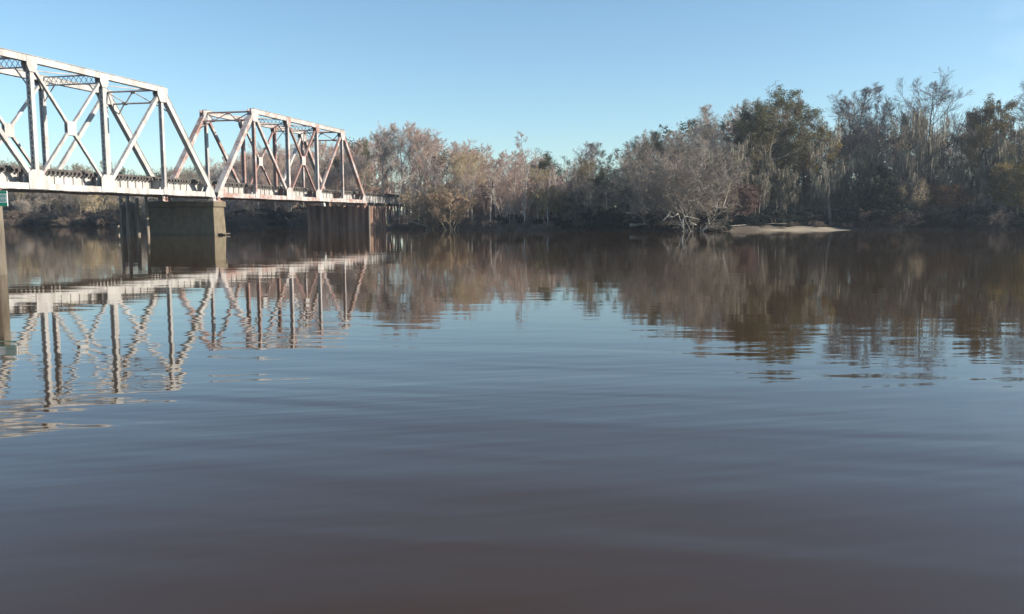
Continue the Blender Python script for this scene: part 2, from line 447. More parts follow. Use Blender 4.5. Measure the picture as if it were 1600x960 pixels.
        for yy in (1.5, W - 1.5, W / 2): mb.frame_box(Bp + d * (1.33 if yy != W / 2 else 0.15) + LAT * yy, d, LAT, nn, 0.3, 0.45, 0.14)
        B('portal_brace', mb, r=rust)
    # sway struts between the trusses
    for i in (2, 3):
        mb = MB(); x = i * PL; zt, zb = ZT + 0.1, ZT - 0.6
        for z in (zt, zb): mb.box(x - 0.06, x + 0.06, 0.22, W - 0.22, z - 0.05, z + 0.05)
        k = 11
        for q in range(k):
            y0 = 0.25 + (W - 0.5) * q / k; y1 = 0.25 + (W - 0.5) * (q + 1) / k
            mb.bar((x - 0.03, y0, zb), (x - 0.03, y1, zt), 0.045, 0.02, lat=AL); mb.bar((x + 0.03, y0, zt), (x + 0.03, y1, zb), 0.045, 0.02, lat=AL)
        for y0, y1 in ((0.22, 1.3), (W - 0.22, W - 1.3)): mb.bar((x, y0, zb - 1.35), (x, y1, zb), 0.08, 0.08, lat=AL)
        B('sway_strut', mb)
    for i in (1, 2, 3):
        for y0, y1 in ((0.2, W - 0.2), (W - 0.2, 0.2)):
            mb = MB(); mb.bar((i * PL + 0.2, y0, ZT - 0.12 + (0.05 if y0 < 1 else 0)), ((i + 1) * PL - 0.2, y1, ZT - 0.12 + (0.05 if y0 < 1 else 0)), 0.09, 0.09, lat=UP); B('top_lateral', mb)
    # floor
    for i in range(NP + 1):
        mb = MB(); x = i * PL + (0.25 if i == 0 else -0.25 if i == NP else 0)
        mb.box(x - 0.012, x + 0.012, 0.24, W - 0.24, 4.05, 5.28)
        for z in (4.04, 5.28): mb.box(x - 0.15, x + 0.15, 0.24, W - 0.24, z - 0.014, z + 0.014)
        for yy in np.arange(0.5, W - 0.3, 0.98): mb.box(x - 0.12, x + 0.12, yy - 0.01, yy + 0.01, 4.06, 5.26)
        B('floor_beam', mb, r=rust * 1.1)
    for y in (1.4, W - 1.4):
        for i in range(NP):
            mb = MB(); x0 = i * PL + 0.27; x1 = (i + 1) * PL - 0.27
            mb.box(x0, x1, y - 0.01, y + 0.01, 4.16, 5.26)
            for z in (4.15, 5.265): mb.box(x0, x1, y - 0.15, y + 0.15, z - 0.014, z + 0.014)
            k = 7
            for q in range(k + 1):
                xs = x0 + 0.03 + (x1 - x0 - 0.06) * q / k
                mb.box(xs - 0.012, xs + 0.012, y - 0.12, y + 0.12, 4.17, 5.25)
            B('stringer', mb, r=rust * 0.5)
    deck(root, 0.1, LEN - 0.1, walk=True)
    # small bits
    return root

def deck(root, x0, x1, walk=True, zd=5.285):
    mb = MB(); s = x0 + 0.15
    rnd = random.Random(int(x1 * 10))
    while s < x1 - 0.1:
        e = rnd.uniform(-0.05, 0.08)
        mb.box(s - 0.115, s + 0.115, 0.95 + e, W - 0.95 + e * 0.5, zd, zd + 0.24); s += 0.46
    mb.build('sleepers', M['tie'], root)
    for y in (W / 2 - 0.76, W / 2 + 0.76):
        mb = MB(); mb.box(x0, x1, y - 0.07, y + 0.07, zd + 0.24, zd + 0.265); mb.box(x0, x1, y - 0.012, y + 0.012, zd + 0.265, zd + 0.36); mb.box(x0, x1, y - 0.036, y + 0.036, zd + 0.36, zd + 0.40)
        mb.build('rail', M['rail'], root)
    for y in (1.12, W - 1.12):
        mb = MB(); s = x0
        while s < x1 - 0.2:
            e = min(s + 3.6, x1); mb.box(s, e - 0.02, y - 0.09, y + 0.09, zd + 0.242, zd + 0.40 + rnd.uniform(-.01, .02)); s = e
        mb.build('guard_timber', M['tie'], root)
    if walk:
        mb = MB(); mb.box(x0, x1, W - 0.93, W - 0.32, zd + 0.20, zd + 0.25)
        s = x0 + 0.5
        while s < x1: mb.box(s - 0.05, s + 0.05, W - 1.0, W - 0.30, zd + 0.1, zd + 0.198); s += 1.9
        mb.build('walkway', M['walk'], root)

make_span(-0.42 - PL * NP, 0.36, 'white painted steel truss span nearest the camera, running off the left of the picture')
make_span(0.42, 0.92, 'rust streaked pinkish truss span farther off, between concrete pier and sheet pile pier')

# concrete pier
pr = empty('bridge_pier', (J.x, J.y, 0), TH)
tag(pr, 'tall concrete pier with a projecting cap under the joint of the two truss spans', 'bridge pier')
def batter(mb, x0, x1, y0, y1, z0, z1, b):
    k = len(mb.v)
    mb.v += [(x0 - b, y0 - b, z0), (x1 + b, y0 - b, z0), (x1 + b, y1 + b, z0), (x0 - b, y1 + b, z0), (x0, y0, z1), (x1, y0, z1), (x1, y1, z1), (x0, y1, z1)]
    mb.f += [(k+3, k+2, k+1, k), (k+4, k+5, k+6, k+7), (k, k+1, k+5, k+4), (k+1, k+2, k+6, k+5), (k+2, k+3, k+7, k+6), (k+3, k, k+4, k+7)]
mb = MB(); batter(mb, -0.95, 0.95, -0.45, W + 1.25, -2.5, 2.93, 0.22); mb.build('pier_shaft', M['concrete'], pr, bevel=0.04)
mb = MB(); mb.box(-1.12, 1.12, -0.62, W + 1.42, 2.93, 3.5); mb.build('pier_cap', M['concrete'], pr, bevel=0.05)
mb = MB(); mb.box(-0.5, 0.9, -1.15, -0.62, 0.10, 0.2); mb.build('water_ledge', M['concrete'], pr, bevel=0.02)

# sheet pile pier at the bank end
sp2 = empty('sheet_pile_pier', tuple(Vector((J.x, J.y, 0)) + Vector((math.cos(TH), math.sin(TH), 0)) * 37.2), TH)
tag(sp2, 'low rusty corrugated sheet pile pier at the far end of the rusty truss span', 'bridge pier')
def ring(x0, x1, y0, y1, pitch, dep):
    pts = []
    def side(A, B, N):
        A = Vector(A); B = Vector(B); N = Vector(N); L = (B - A).length; k = max(2, round(L / pitch)); 
        for i in range(k):
            for f, o in ((0.0, 0), (0.30, 0), (0.5, 1), (0.80, 1)):
                p = A + (B - A) * ((i + f) / k) + N * (dep * (o if 0 < i < k - 0 or f > 0.2 else 0)); pts.append((p.x, p.y))
    side((x0, y0), (x1, y0), (0, 1)); side((x1, y0), (x1, y1), (-1, 0)); side((x1, y1), (x0, y1), (0, -1)); side((x0, y1), (x0, y0), (1, 0))
    return pts
rp = ring(0, 6.4, -1.5, 8.4, 1.05, 0.34)
mb = MB(); n = len(rp); rr = random.Random(3)
tops = []
for i in range(n): 
    if i % 4 == 0: hh = 3.50 + rr.uniform(-0.12, 0.14)
    tops.append(hh)
cxx, cyy = 3.2, 3.45
for i, (x, y) in enumerate(rp): mb.v += [(x, y, -2.5), (x, y, tops[i]), (cxx + (x - cxx) * 0.985, cyy + (y - cyy) * 0.985, tops[i]), (cxx + (x - cxx) * 0.985, cyy + (y - cyy) * 0.985, -2.5)]
for i in range(n):
    a = 4 * i; b = 4 * ((i + 1) % n); mb.f += [(a, b, b+1, a+1), (a+1, b+1, b+2, a+2), (a+2, b+2, b+3, a+3)]
mb.build('sheet_pile_wall', M['sheet'], sp2)
mb = MB(); mb.box(0.45, 5.95, -1.05, 7.95, -2.5, 3.28); mb.build('pier_fill', M['concrete'], sp2)
mb = MB(); mb.box(1.0, 3.2, -0.6, 7.0, 3.285, 3.5); mb.build('bearing_slab', M['concrete'], sp2, bevel=0.03)
mb = MB()
for y in (-1.55, ): 
    for x in (0.15,): mb.tube([(x - 0.35, y - 0.05, -2.5), (x - 0.32, y, 3.6)], 0.15, 8)
mb.build('corner_pile', M['timber'], sp2)

# deck girder approach on timber bents
ap = empty('approach_trestle', tuple(Vector((J.x, J.y, 0)) + Vector((math.cos(TH), math.sin(TH), 0)) * 39.75), TH)
tag(ap, 'white plate girder approach on timber legs, running into the bare trees beyond the trusses', 'railway trestle')
AP = 48.0
for y in (1.4, W - 1.4):
    mb = MB(); mb.box(0, AP, y - 0.01, y + 0.01, 4.16, 5.26)
    for z in (4.15, 5.265): mb.box(0, AP, y - 0.15, y + 0.15, z - 0.014, z + 0.014)
    for q in range(44): mb.box(q * 1.1 + 0.1, q * 1.1 + 0.125, y - 0.12, y + 0.12, 4.17, 5.25)
    colored(mb.build('plate_girder', M['steel'], ap), 0.3)
deck(ap, 0.0, AP, walk=False)
for k in range(10):
    x = 4.6 + k * 4.6
    mb = MB(); mb.box(x - 0.17, x + 0.17, 0.6, W - 0.6, 3.8, 4.13)
    for y, e in ((0.9, -0.5), (2.1, -0.15), (W - 2.1, 0.15), (W - 0.9, 0.5)): mb.tube([(x, y + e, -0.5), (x, y, 3.8)], 0.16, 8)
    mb.build('timber_bent', M['timber'], ap)

# piling cluster upstream of the concrete pier
def bl(s, y, z=0.0):
    c, s_ = math.cos(TH), math.sin(TH)
    return Vector((J.x + c * s - s_ * y, J.y + s_ * s + c * y, z))
def pile(loc, top, r, lean, name, label, group, wrap=False, par=None):
    mb = MB(); b = Vector((loc.x, loc.y, -2.5)); t = Vector((loc.x + lean[0], loc.y + lean[1], top))
    pts = [b.lerp(t, k / 6) for k in range(7)]
    for k in range(1, 6): pts[k] += Vector((random.uniform(-.03, .03), random.uniform(-.03, .03), 0))
    mb.tube(pts, [r * (1.1 - 0.2 * k / 6) for k in range(7)], 10)
    o = mb.build(name, M['timber'], None, smooth=True)
    tag(o, label, 'piling', group); return o
pc = [(191, 87.4, 307, .2), (194.5, 88.2, 316, .22), (199.5, 87.0, 300, .2), (203, 88.3, 318, .24), (207, 87.6, 317, .24), (211, 88.6, 318, .22), (216.2, 87.2, 309, .2)]
labs = ['leaning dark piling at the left edge of the cluster beside the concrete pier', 'short flat topped piling second from the left in the dark cluster', 'tallest thin piling standing proud of the dark cluster beside the concrete pier',
        'stubby dark piling just right of the tallest one in the cluster', 'thick stubby piling in the middle of the dark cluster', 'stubby piling fifth of the cluster, left of its lit edge piling', 'taller piling with a sunlit side at the right edge of the cluster']
for (px, Y, py, r), l in zip(pc, labs):
    p = at(px, 350, Y); z = z_of(py, Y)
    pile(p, z, r, (random.uniform(-.08, .1), 0.05), 'timber_piling', l, 'timber pilings beside the concrete pier')
p = at(231.5, 350, 86.5)
pile(p, z_of(305, 86.5), .17, (-0.12, 0), 'timber_piling', 'lone slim piling between the dark cluster and the concrete pier', 'timber pilings beside the concrete pier')
p = at(186, 360, 84.5)
pile(p, z_of(352, 84.5), .13, (-0.05, 0), 'timber_piling', 'low stub of a piling barely above water left of the cluster', 'timber pilings beside the concrete pier')

# hanging clearance lamps under the rusty span and near the joint
def clearance_lamp(px, py, Y, label):
    p = at(px, py, Y); e = empty('clearance_lamp', (p.x, p.y, p.z)); tag(e, label, 'lamp', 'clearance lamps hung under the bridge')
    mb = MB(); mb.tube([(0, 0, -0.28), (0, 0, -0.2), (0, 0, 0.1), (0, 0, 0.2)], [0.09, 0.17, 0.15, 0.08], 12); mb.build('lamp_body', M['white'], e, smooth=True)
    mb = MB(); mb.tube([(0, 0, 0.2), (0, 0, 0.62)], 0.035, 8); mb.build('hanger', M['white'], e)
clearance_lamp(506.5, 320, 112.3, 'small white lamp hanging under the bottom chord of the rusty truss span')
# navigation marker piling in the foreground with a green and white board
mp_ = at(-1, 428, 26.9)
mk = empty('marker_piling', (mp_.x, mp_.y, 0))
tag(mk, 'nearest weathered piling at the left edge carrying a green and white board', 'piling')
mb = MB(); mb.tube([(0, 0, -2.5), (0, 0, 0.4), (0.01, 0, 1.6), (0.0, 0, 2.72)], [.235, .225, .205, .19], 18)
o = mb.build('post', M['darkpost'], mk, smooth=True)
mb = MB(); mb.tube([(0, 0, 2.722), (0, 0, 2.76), (0, 0, 2.9)], [.23, .225, .02], 18); mb.build('cone_cap', M['rail'], mk)
sg = empty('marker_board', (mp_.x + 0.0, mp_.y - 0.26, 0), R(0))
tag(sg, 'green and white lettered board nailed to the piling at the left edge', 'sign')
zt, zb = z_of(298.5, 26.7), z_of(322.5, 26.7); xr = px_x(11.3, 26.7) - mp_.x; xl = xr - 0.58; cy = 0.0
mb = MB(); mb.box(xl, xr, cy, cy + 0.03, zb, zt); mb.build('board', M['white'], sg, bevel=0.004)
hb = (zt - zb)
mb = MB(); mb.box(xl + 0.005, xr - 0.005, cy - 0.004, cy - 0.001, zt - hb * 0.17, zt - 0.004); mb.build('green_band', M['green'], sg)
mb = MB(); mb.box(xl + 0.005, xr - 0.005, cy - 0.004, cy - 0.001, zb + 0.004, zb + hb * 0.23); mb.build('green_band', M['green'], sg)
for body, zc in (('RDEN', zt - hb * 0.335), ('AREB', zt - hb * 0.60)):
    cu = bpy.data.curves.new('lettering', 'FONT'); cu.body = body; cu.size = 0.135; cu.extrude = 0.002; cu.align_x = 'RIGHT'; cu.align_y = 'CENTER'; cu.offset = 0.003
    tmp = bpy.data.objects.new('lettering_curve', cu); me = bpy.data.meshes.new_from_object(tmp); bpy.data.objects.remove(tmp)
    me.materials.clear(); me.materials.append(M['ink']); to = bpy.data.objects.new('lettering', me); COL.objects.link(to); to.parent = sg
    to.location = (xr - 0.03, cy - 0.005, zc); to.rotation_euler = (R(90), 0, 0)

# utility pole among the trees
def utility_pole():
    Y = 125.0; p = at(770.5, 340, Y)
    e = empty('utility_pole', (p.x, p.y, 0), R(-4)); tag(e, 'dark utility pole with crossarms standing at the edge of the far bank', 'utility pole')
    zt = z_of(281, Y)
    mb = MB(); mb.tube([(0, 0, 0), (0, 0, zt)], [.19, .13], 10); mb.build('pole', M['tie'], e, smooth=True)
    for py, w, dx in ((292, 2.4, -0.9), (302, 1.5, -0.75), (306, 1.5, -0.8), (311, 1.3, -0.8)):
        z = z_of(py, Y); mb = MB(); mb.box(dx - w / 2, dx + w / 2, -0.27, -0.15, z - 0.06, z + 0.06); mb.build('crossarm', M['tie'], e)
utility_pole()

# ------------------------------------------------------------------ trees
def nrm(v): return v / np.maximum(np.linalg.norm(v, axis=-1, keepdims=True), 1e-9)

def perp(d, g):
    r = g.normal(size=d.shape); r -= d * (r * d).sum(-1, keepdims=True); return nrm(r)

def curves(start, d0, length, K, up, wob, g, droop=None):
    """polylines (N,K,3)"""
    N = len(start); P = np.zeros((N, K, 3)); P[:, 0] = start; d = d0.copy(); st = (length / (K - 1))[:, None]
    for k in range(1, K):
        d = d + np.array([0, 0, up]) + g.normal(size=(N, 3)) * wob
        if droop is not None: d[:, 2] -= droop * k / K
        d = nrm(d); P[:, k] = P[:, k - 1] + d * st
    return P

def children(P, n, t0, t1, ang, ratio, rad0, rad_end, rratio, g, prof=None, plen=None):
    """sample n children on every parent polyline"""
    N, K, _ = P.shape
    t = (np.tile((np.arange(n) + 0.5) / n, (N, 1)) + g.uniform(-.5, .5, (N, n)) / n) * (t1 - t0) + t0
    x = t * (K - 1); i = np.clip(x.astype(int), 0, K - 2); f = (x - i)[..., None]
    idx = np.arange(N)[:, None]
    s = P[idx, i] * (1 - f) + P[idx, i + 1] * f
    tan = nrm(P[idx, i + 1] - P[idx, i])
    a = np.radians(g.normal(ang, ang * 0.22, (N, n)))[..., None]
    d = tan * np.cos(a) + perp(tan, g) * np.sin(a)
    plen = np.linalg.norm(np.diff(P, axis=1), axis=-1).sum(1) if plen is None else plen
    pr = (1 - 0.55 * t) if prof is None else prof(t)
    L = plen[:, None] * ratio * pr * g.uniform(0.7, 1.25, (N, n))
    pr_ = rad0[:, None] * (1 - t) + rad_end[:, None] * t
    r = np.minimum(pr_ * rratio, pr_ * 0.95)
    return s.reshape(-1, 3), nrm(d.reshape(-1, 3)), L.ravel(), r.ravel()

def tubes_np(P, r0, r1, n):
    N, K, _ = P.shape
    T = np.zeros_like(P); T[:, 1:-1] = P[:, 2:] - P[:, :-2]; T[:, 0] = P[:, 1] - P[:, 0]; T[:, -1] = P[:, -1] - P[:, -2]; T = nrm(T)
    ref = np.where(np.abs(T[:, :1, 2:]) > 0.8, np.array([1.0, 0, 0]), np.array([0, 0, 1.0]))
    A = nrm(np.cross(T, np.broadcast_to(ref, T.shape))); B = np.cross(T, A)
    t = np.linspace(0, 1, K)[None, :]; r = (r0[:, None] * (1 - t) + r1[:, None] * t)
    th = np.arange(n) * 2 * np.pi / n
    V = P[:, :, None] + r[:, :, None, None] * (A[:, :, None] * np.cos(th)[None, None, :, None] + B[:, :, None] * np.sin(th)[None, None, :, None])
    base = (np.arange(N) * K * n)[:, None, None] + (np.arange(K - 1) * n)[None, :, None]
    k = np.arange(n)[None, None, :]; k2 = (np.arange(n) + 1)[None, None, :] % n
    q = np.stack([base + k, base + k2, base + n + k2, base + n + k], -1).reshape(-1, 4)
    return V.reshape(-1, 3), q

def ribbons_np(P, w0, w1, g, wdir=None):
    N, K, _ = P.shape
    T = nrm(P[:, -1] - P[:, 0]); wd = perp(T, g) if wdir is None else wdir
    t = np.linspace(0, 1, K)[None, :, None]; w = (w0[:, None, None] * (1 - t) + w1[:, None, None] * t) / 2
    a = P - wd[:, None] * w; b = P + wd[:, None] * w
    V = np.stack([a, b], 2).reshape(-1, 3)
    base = (np.arange(N) * K * 2)[:, None] + (np.arange(K - 1) * 2)[None]
    q = np.stack([base, base + 1, base + 3, base + 2], -1).reshape(-1, 4)
    return V, q

def leaves_np(C, size, g, flat=0.0, aspect=0.6):
    N = len(C); d = nrm(g.normal(size=(N, 3)) * np.array([1, 1, 1 - flat])); e = perp(d, g)
    s = (size * g.uniform(0.6, 1.3, N))[:, None] / 2
    V = np.stack([C - d * s, C - e * s * aspect, C + d * s, C + e * s * aspect], 1).reshape(-1, 3)
    return V, np.arange(N * 4).reshape(-1, 4)

def join_np(parts):
    V = []; Q = []; o = 0
    for v, q in parts: V.append(v); Q.append(q + o); o += len(v)
    return np.concatenate(V), np.concatenate(Q)

def gen_tree(seed, H=14.0, stems=1, lean=0.05, t0=0.3, n1=14, L1=0.42, a1=50, up1=0.10, n2=8, r2=0.5, n3=7, r3=0.5, n4=8, r4=0.55, rad=0.20,
             prof=None, wob=0.10, tw=0.022, leaf=None, moss=None, K0=10, droop=None, leader=True, up3=0.03, stem_ang=None, a2=45):
    """returns (wood, fine): each (verts, quads); fine = twigs / foliage / moss lists"""
    g = np.random.default_rng(seed)
    s = np.zeros((stems, 3)); 
    if stems > 1: s[:, :2] = g.normal(size=(stems, 2)) * 0.35
    d = np.zeros((stems, 3)); d[:, 2] = 1
    sa = lean if stem_ang is None else stem_ang
    az = np.arange(stems) * 2 * np.pi / stems + g.uniform(0, 6)
    d[:, 0] = np.cos(az) * sa * g.uniform(0.6, 1.2, stems); d[:, 1] = np.sin(az) * sa * g.uniform(0.6, 1.2, stems); d = nrm(d)
    Ls = H * g.uniform(0.85, 1.0, stems); Ls[0] = H
    P0 = curves(s, d, Ls, K0, 0.03, wob * 0.5, g)
    R0 = np.full(stems, rad) * (1 if stems == 1 else 0.7); R0e = np.full(stems, 0.02)
    pf = prof or (lambda t: np.sin(np.clip((t - t0) / (1 - t0), 0, 1) * np.pi * 0.80 + 0.55) ** 0.8)
    pf0 = pf
    s1, d1, l1, ra1 = children(P0, n1, t0, 0.98, a1, L1, R0, R0e, 0.55, g, prof=lambda t: np.maximum(pf0(t), 0.08), plen=Ls)
    P1 = curves(s1, d1, l1, 7, up1, wob, g, droop)
    s2, d2, l2, ra2 = children(P1, n2, 0.18, 1.0, a2, r2, ra1, ra1 * 0.25, 0.6, g)
    P2 = curves(s2, d2, l2, 5, up1 * 0.8, wob * 1.0, g, droop)
    s3, d3, l3, ra3 = children(P2, n3, 0.15, 1.0, 34, r3, ra2, ra2 * 0.3, 0.6, g)
    P3 = curves(s3, d3, l3, 4, up3, wob * 0.9, g, droop)
    wood = [tubes_np(P0, R0, R0e, 8), tubes_np(P1, ra1, ra1 * 0.25, 5), tubes_np(P2, np.maximum(ra2, .016), np.maximum(ra2 * 0.3, .009), 3)]
    fine = [ribbons_np(P3, np.maximum(ra3 * 2, tw * 1.3), np.full(len(P3), tw * 0.8), g)]
    if n4:
        s4, d4, l4, _ = children(P3, n4, 0.1, 1.0, 30, r4, ra3, ra3, 0.6, g)
        l4 = np.maximum(l4, 0.28)
        P4 = curves(s4, d4, l4, 3, up3, 0.07, g)
        fine.append(ribbons_np(P4, np.full(len(P4), tw), np.full(len(P4), tw * 0.45), g))
    out = {'wood': join_np(wood), 'twigs': join_np(fine)}
    if leaf:
        n, size, spread, asp = leaf
        C = np.repeat(P3[:, 1:].reshape(-1, 3), n, 0); C = C + g.normal(size=C.shape) * spread * np.array([1, 1, 0.7])
        keep = np.repeat(g.uniform(size=len(P2)) > 0.22, n3 * 3 * n)   # gaps between the clumps
        out['leaves'] = leaves_np(C[keep], size, g, 0.2, asp)
    if moss:
        n, lm, wm_ = moss
        pool = np.concatenate([P2.reshape(-1, 3), P1[:, 2:].reshape(-1, 3), P3[::3, -1]]); pool = pool[pool[:, 2] > H * 0.12]
        c = pool[g.integers(0, len(pool), n)]; c = c + g.normal(size=c.shape) * 0.12
        L = lm * g.uniform(0.25, 1.3, n) ** 1.2
        dd = np.zeros((n, 3)); dd[:, 2] = -1
        Pm = curves(c, dd, L, 5, -0.3, 0.10, g)
        Pm[:, :, 2] = np.maximum(Pm[:, :, 2], 0.6)
        out['moss'] = ribbons_np(Pm, np.full(n, wm_) * g.uniform(0.5, 1.4, n), np.full(n, wm_ * 0.15), g)
    return out

FLATPROF = lambda t: 0.95 - 0.25 * np.abs(t - 0.55)
PROTO = {}
def add_proto(key, H, **kw):
    d = gen_tree(H=H, **kw)
    top = np.percentile(np.concatenate([v[:, 2] for v, q in d.values()]), 99.6)      # the crown's real top
    PROTO[key] = (float(top), d)

add_proto('bare_a', 14, seed=1, t0=0.28, n1=15, L1=0.40, a1=46, up1=0.12, n2=9, n3=8, n4=9, tw=.015, r2=.55, r3=.6, r4=.95)
add_proto('bare_b', 14, seed=2, t0=0.35, n1=13, L1=0.36, a1=38, up1=0.10, stems=2, stem_ang=0.16, n2=9, n3=8, n4=9, tw=.015, r2=.55, r3=.6, r4=.95)
add_proto('bare_c', 14, seed=3, t0=0.22, n1=17, L1=0.44, a1=55, up1=0.10, wob=0.14, n2=9, n3=8, n4=9, tw=.015, r2=.55, r3=.6, r4=.95)
add_proto('bare_d', 14, seed=4, t0=0.4, n1=12, L1=0.34, a1=40, up1=0.16, stems=3, stem_ang=0.22, n2=9, n3=8, n4=9, tw=.015, r2=.55, r3=.6, r4=.95)
add_proto('slim_a', 14, seed=5, t0=0.38, n1=12, L1=0.22, a1=40, up1=0.12, rad=.12, n2=8, n3=7, n4=8, tw=.015, r2=.55, r3=.6, r4=.95)
add_proto('slim_b', 14, seed=6, t0=0.3, n1=14, L1=0.25, a1=35, up1=0.15, rad=.11, lean=0.12, n2=8, n3=7, n4=8, tw=.015, r2=.55, r3=.6, r4=.95)
add_proto('cypress', 17, seed=7, t0=0.22, n1=34, L1=0.20, a1=68, up1=0.10, rad=.20, n2=7, r2=.42, n3=5, n4=5, wob=.05, lean=.01, prof=lambda t: 1.15 - 0.95 * t ** 1.5, tw=.018)
add_proto('moss_a', 16, seed=8, t0=0.3, n1=11, L1=0.45, a1=55, up1=0.06, rad=.32, wob=.16, n2=7, n3=5, n4=5, moss=(1300, 1.5, 0.10))
add_proto('moss_b', 16, seed=9, t0=0.38, n1=10, L1=0.38, a1=45, up1=0.10, rad=.28, wob=.18, n2=7, n3=5, n4=5, moss=(1300, 1.8, 0.10), stems=2, stem_ang=.18)
add_proto('moss_c', 16, seed=10, t0=0.25, n1=12, L1=0.36, a1=62, up1=0.04, rad=.26, wob=.15, n2=7, n3=5, n4=5, moss=(1500, 1.5, 0.12), leaf=(1, .15, .3, .6))
add_proto('oak', 14, seed=12, t0=0.3, n1=13, L1=0.42, a1=50, up1=0.08, rad=.28, n2=8, n3=6, n4=3, leaf=(7, .17, .28, .6))
add_proto('oak_top', 18, seed=13, t0=0.42, n1=20, L1=0.36, a1=55, up1=0.10, rad=.34, n2=8, n3=7, n4=4, leaf=(8, .18, .30, .6), wob=.10, prof=lambda t: 0.95 - 0.5 * np.clip(t - .6, 0, 1))
add_proto('pine', 17, seed=14, t0=0.52, n1=15, L1=0.24, a1=62, up1=0.09, rad=.22, n2=7, n3=6, n4=0, leaf=(7, .2, .18, .25), prof=lambda t: 1.0 - 0.4 * (t - .5), lean=.03)
add_proto('cedar', 7, seed=15, t0=0.04, n1=44, L1=0.44, a1=62, up1=0.12, rad=.14, n2=7, n3=4, n4=0, leaf=(12, .17, .18, .5), prof=lambda t: 1.05 - 0.85 * t, wob=.06, lean=.01)
add_proto('shrub_a', 5, seed=16, stems=9, stem_ang=0.6, t0=0.2, n1=9, L1=0.35, a1=32, up1=0.05, rad=.05, n2=5, n3=5, n4=5, r4=.7, tw=.02)
add_proto('shrub_b', 4, seed=17, stems=7, stem_ang=0.9, t0=0.12, n1=9, L1=0.42, a1=40, up1=0.02, rad=.05, n2=5, n3=4, n4=4, r4=.7, tw=.02, leaf=(2, .14, .22, .6))
add_proto('shrub_c', 5, seed=18, stems=8, stem_ang=0.5, t0=0.15, n1=9, L1=0.38, a1=38, up1=0.05, rad=.05, n2=5, n3=4, n4=3, leaf=(6, .15, .22, .6))
add_proto('fountain', 13, seed=19, stems=6, stem_ang=0.75, t0=0.12, n1=14, L1=0.36, a1=48, up1=0.04, rad=.16, n2=7, n3=6, n4=7, wob=.12, droop=0.05, tw=.016, r3=.55, r4=.9)

MESH = {}
for k, (H, d) in PROTO.items():
    MESH[k] = (H, {p: np_mesh(k + '_' + p, *d[p]) for p in d})
    for p, me in MESH[k][1].items():
        me.materials.append(M[{'wood': 'bark', 'twigs': 'twig', 'leaves': 'leaf', 'moss': 'moss'}[p]])

GREY = (0.40, 0.34, 0.285); PINK = (0.45, 0.325, 0.265); TAN = (0.42, 0.33, 0.20); DUSK = (0.27, 0.23, 0.185); MAU = (0.46, 0.37, 0.33)
BARKC = (0.26, 0.225, 0.19); BARKD = (0.13, 0.11, 0.095); BARKP = (0.48, 0.44, 0.38)
LEAFC = (0.15, 0.145, 0.060); LEAFD = (0.052, 0.068, 0.034); LEAFB = (0.20, 0.155, 0.065); LEAFO = (0.30, 0.16, 0.08); LEAFY = (0.32, 0.24, 0.085)
MOSSC = (0.29, 0.265, 0.205)
PART = {'wood': 'trunk', 'twigs': 'crown', 'leaves': 'foliage', 'moss': 'hanging_moss'}

def plant(key, x, y, H, label, name='bare_tree', cat='tree', group=None, twig=GREY, bark=BARKC, leafc=LEAFC, mossc=MOSSC, sx=1.0, lean=(0, 0), rz=None, z=None):
    h0, ms = MESH[key]; s = H / h0
    e = empty(name, (x, y, (float(ground_h(x, y)) if z is None else z) - 0.06), random.uniform(0, 6.28) if rz is None else rz)
    e.rotation_euler[0] = lean[0]; e.rotation_euler[1] = lean[1]
    e.scale = (s * sx, s * sx, s)
    j = 1 + random.uniform(-.14, .14)
    for p, me in ms.items():
        o = bpy.data.objects.new(PART[p], me); COL.objects.link(o); o.parent = e
        c = {'wood': bark, 'twigs': twig, 'leaves': leafc, 'moss': mossc}[p]
        o.color = (c[0] * j, c[1] * j, c[2] * j, 1)
    tag(e, label, cat, group)
    return e

def tree_px(key, px, ytop, dback, label, **kw):
    """a tree whose foot stands dback metres behind the waterline at photo column px, top at row ytop"""
    Y = float(shore(px_x(px, 125))) + dback; Y = float(shore(px_x(px, Y))) + dback
    x = px_x(px, Y); H = z_of(ytop, Y) - float(ground_h(x, Y)) + 0.1
    return plant(key, x, Y, H, label, **kw)

SKY_PX = [(-900, 250), (-40, 250), (60, 251), (160, 257), (250, 262), (330, 256), (380, 240), (435, 224), (500, 214), (560, 213), (600, 203), (650, 197), (700, 213), (740, 226), (780, 236),
          (850, 243), (880, 250), (897, 258), (920, 246), (950, 240), (975, 234), (1000, 213), (1020, 204), (1060, 200), (1095, 194), (1120, 172), (1150, 166), (1195, 158), (1245, 185), (1300, 176),
          (1370, 176), (1420, 166), (1480, 160), (1540, 172), (1575, 172), (1610, 160), (1700, 165), (2600, 190)]
spx = np.array([p for p, _ in SKY_PX], float); spy = np.array([q for _, q in SKY_PX], float)
def skyline(px): return float(np.interp(px, spx, spy))
def px_of(x, y): return 800 + F * x / (y * cp)

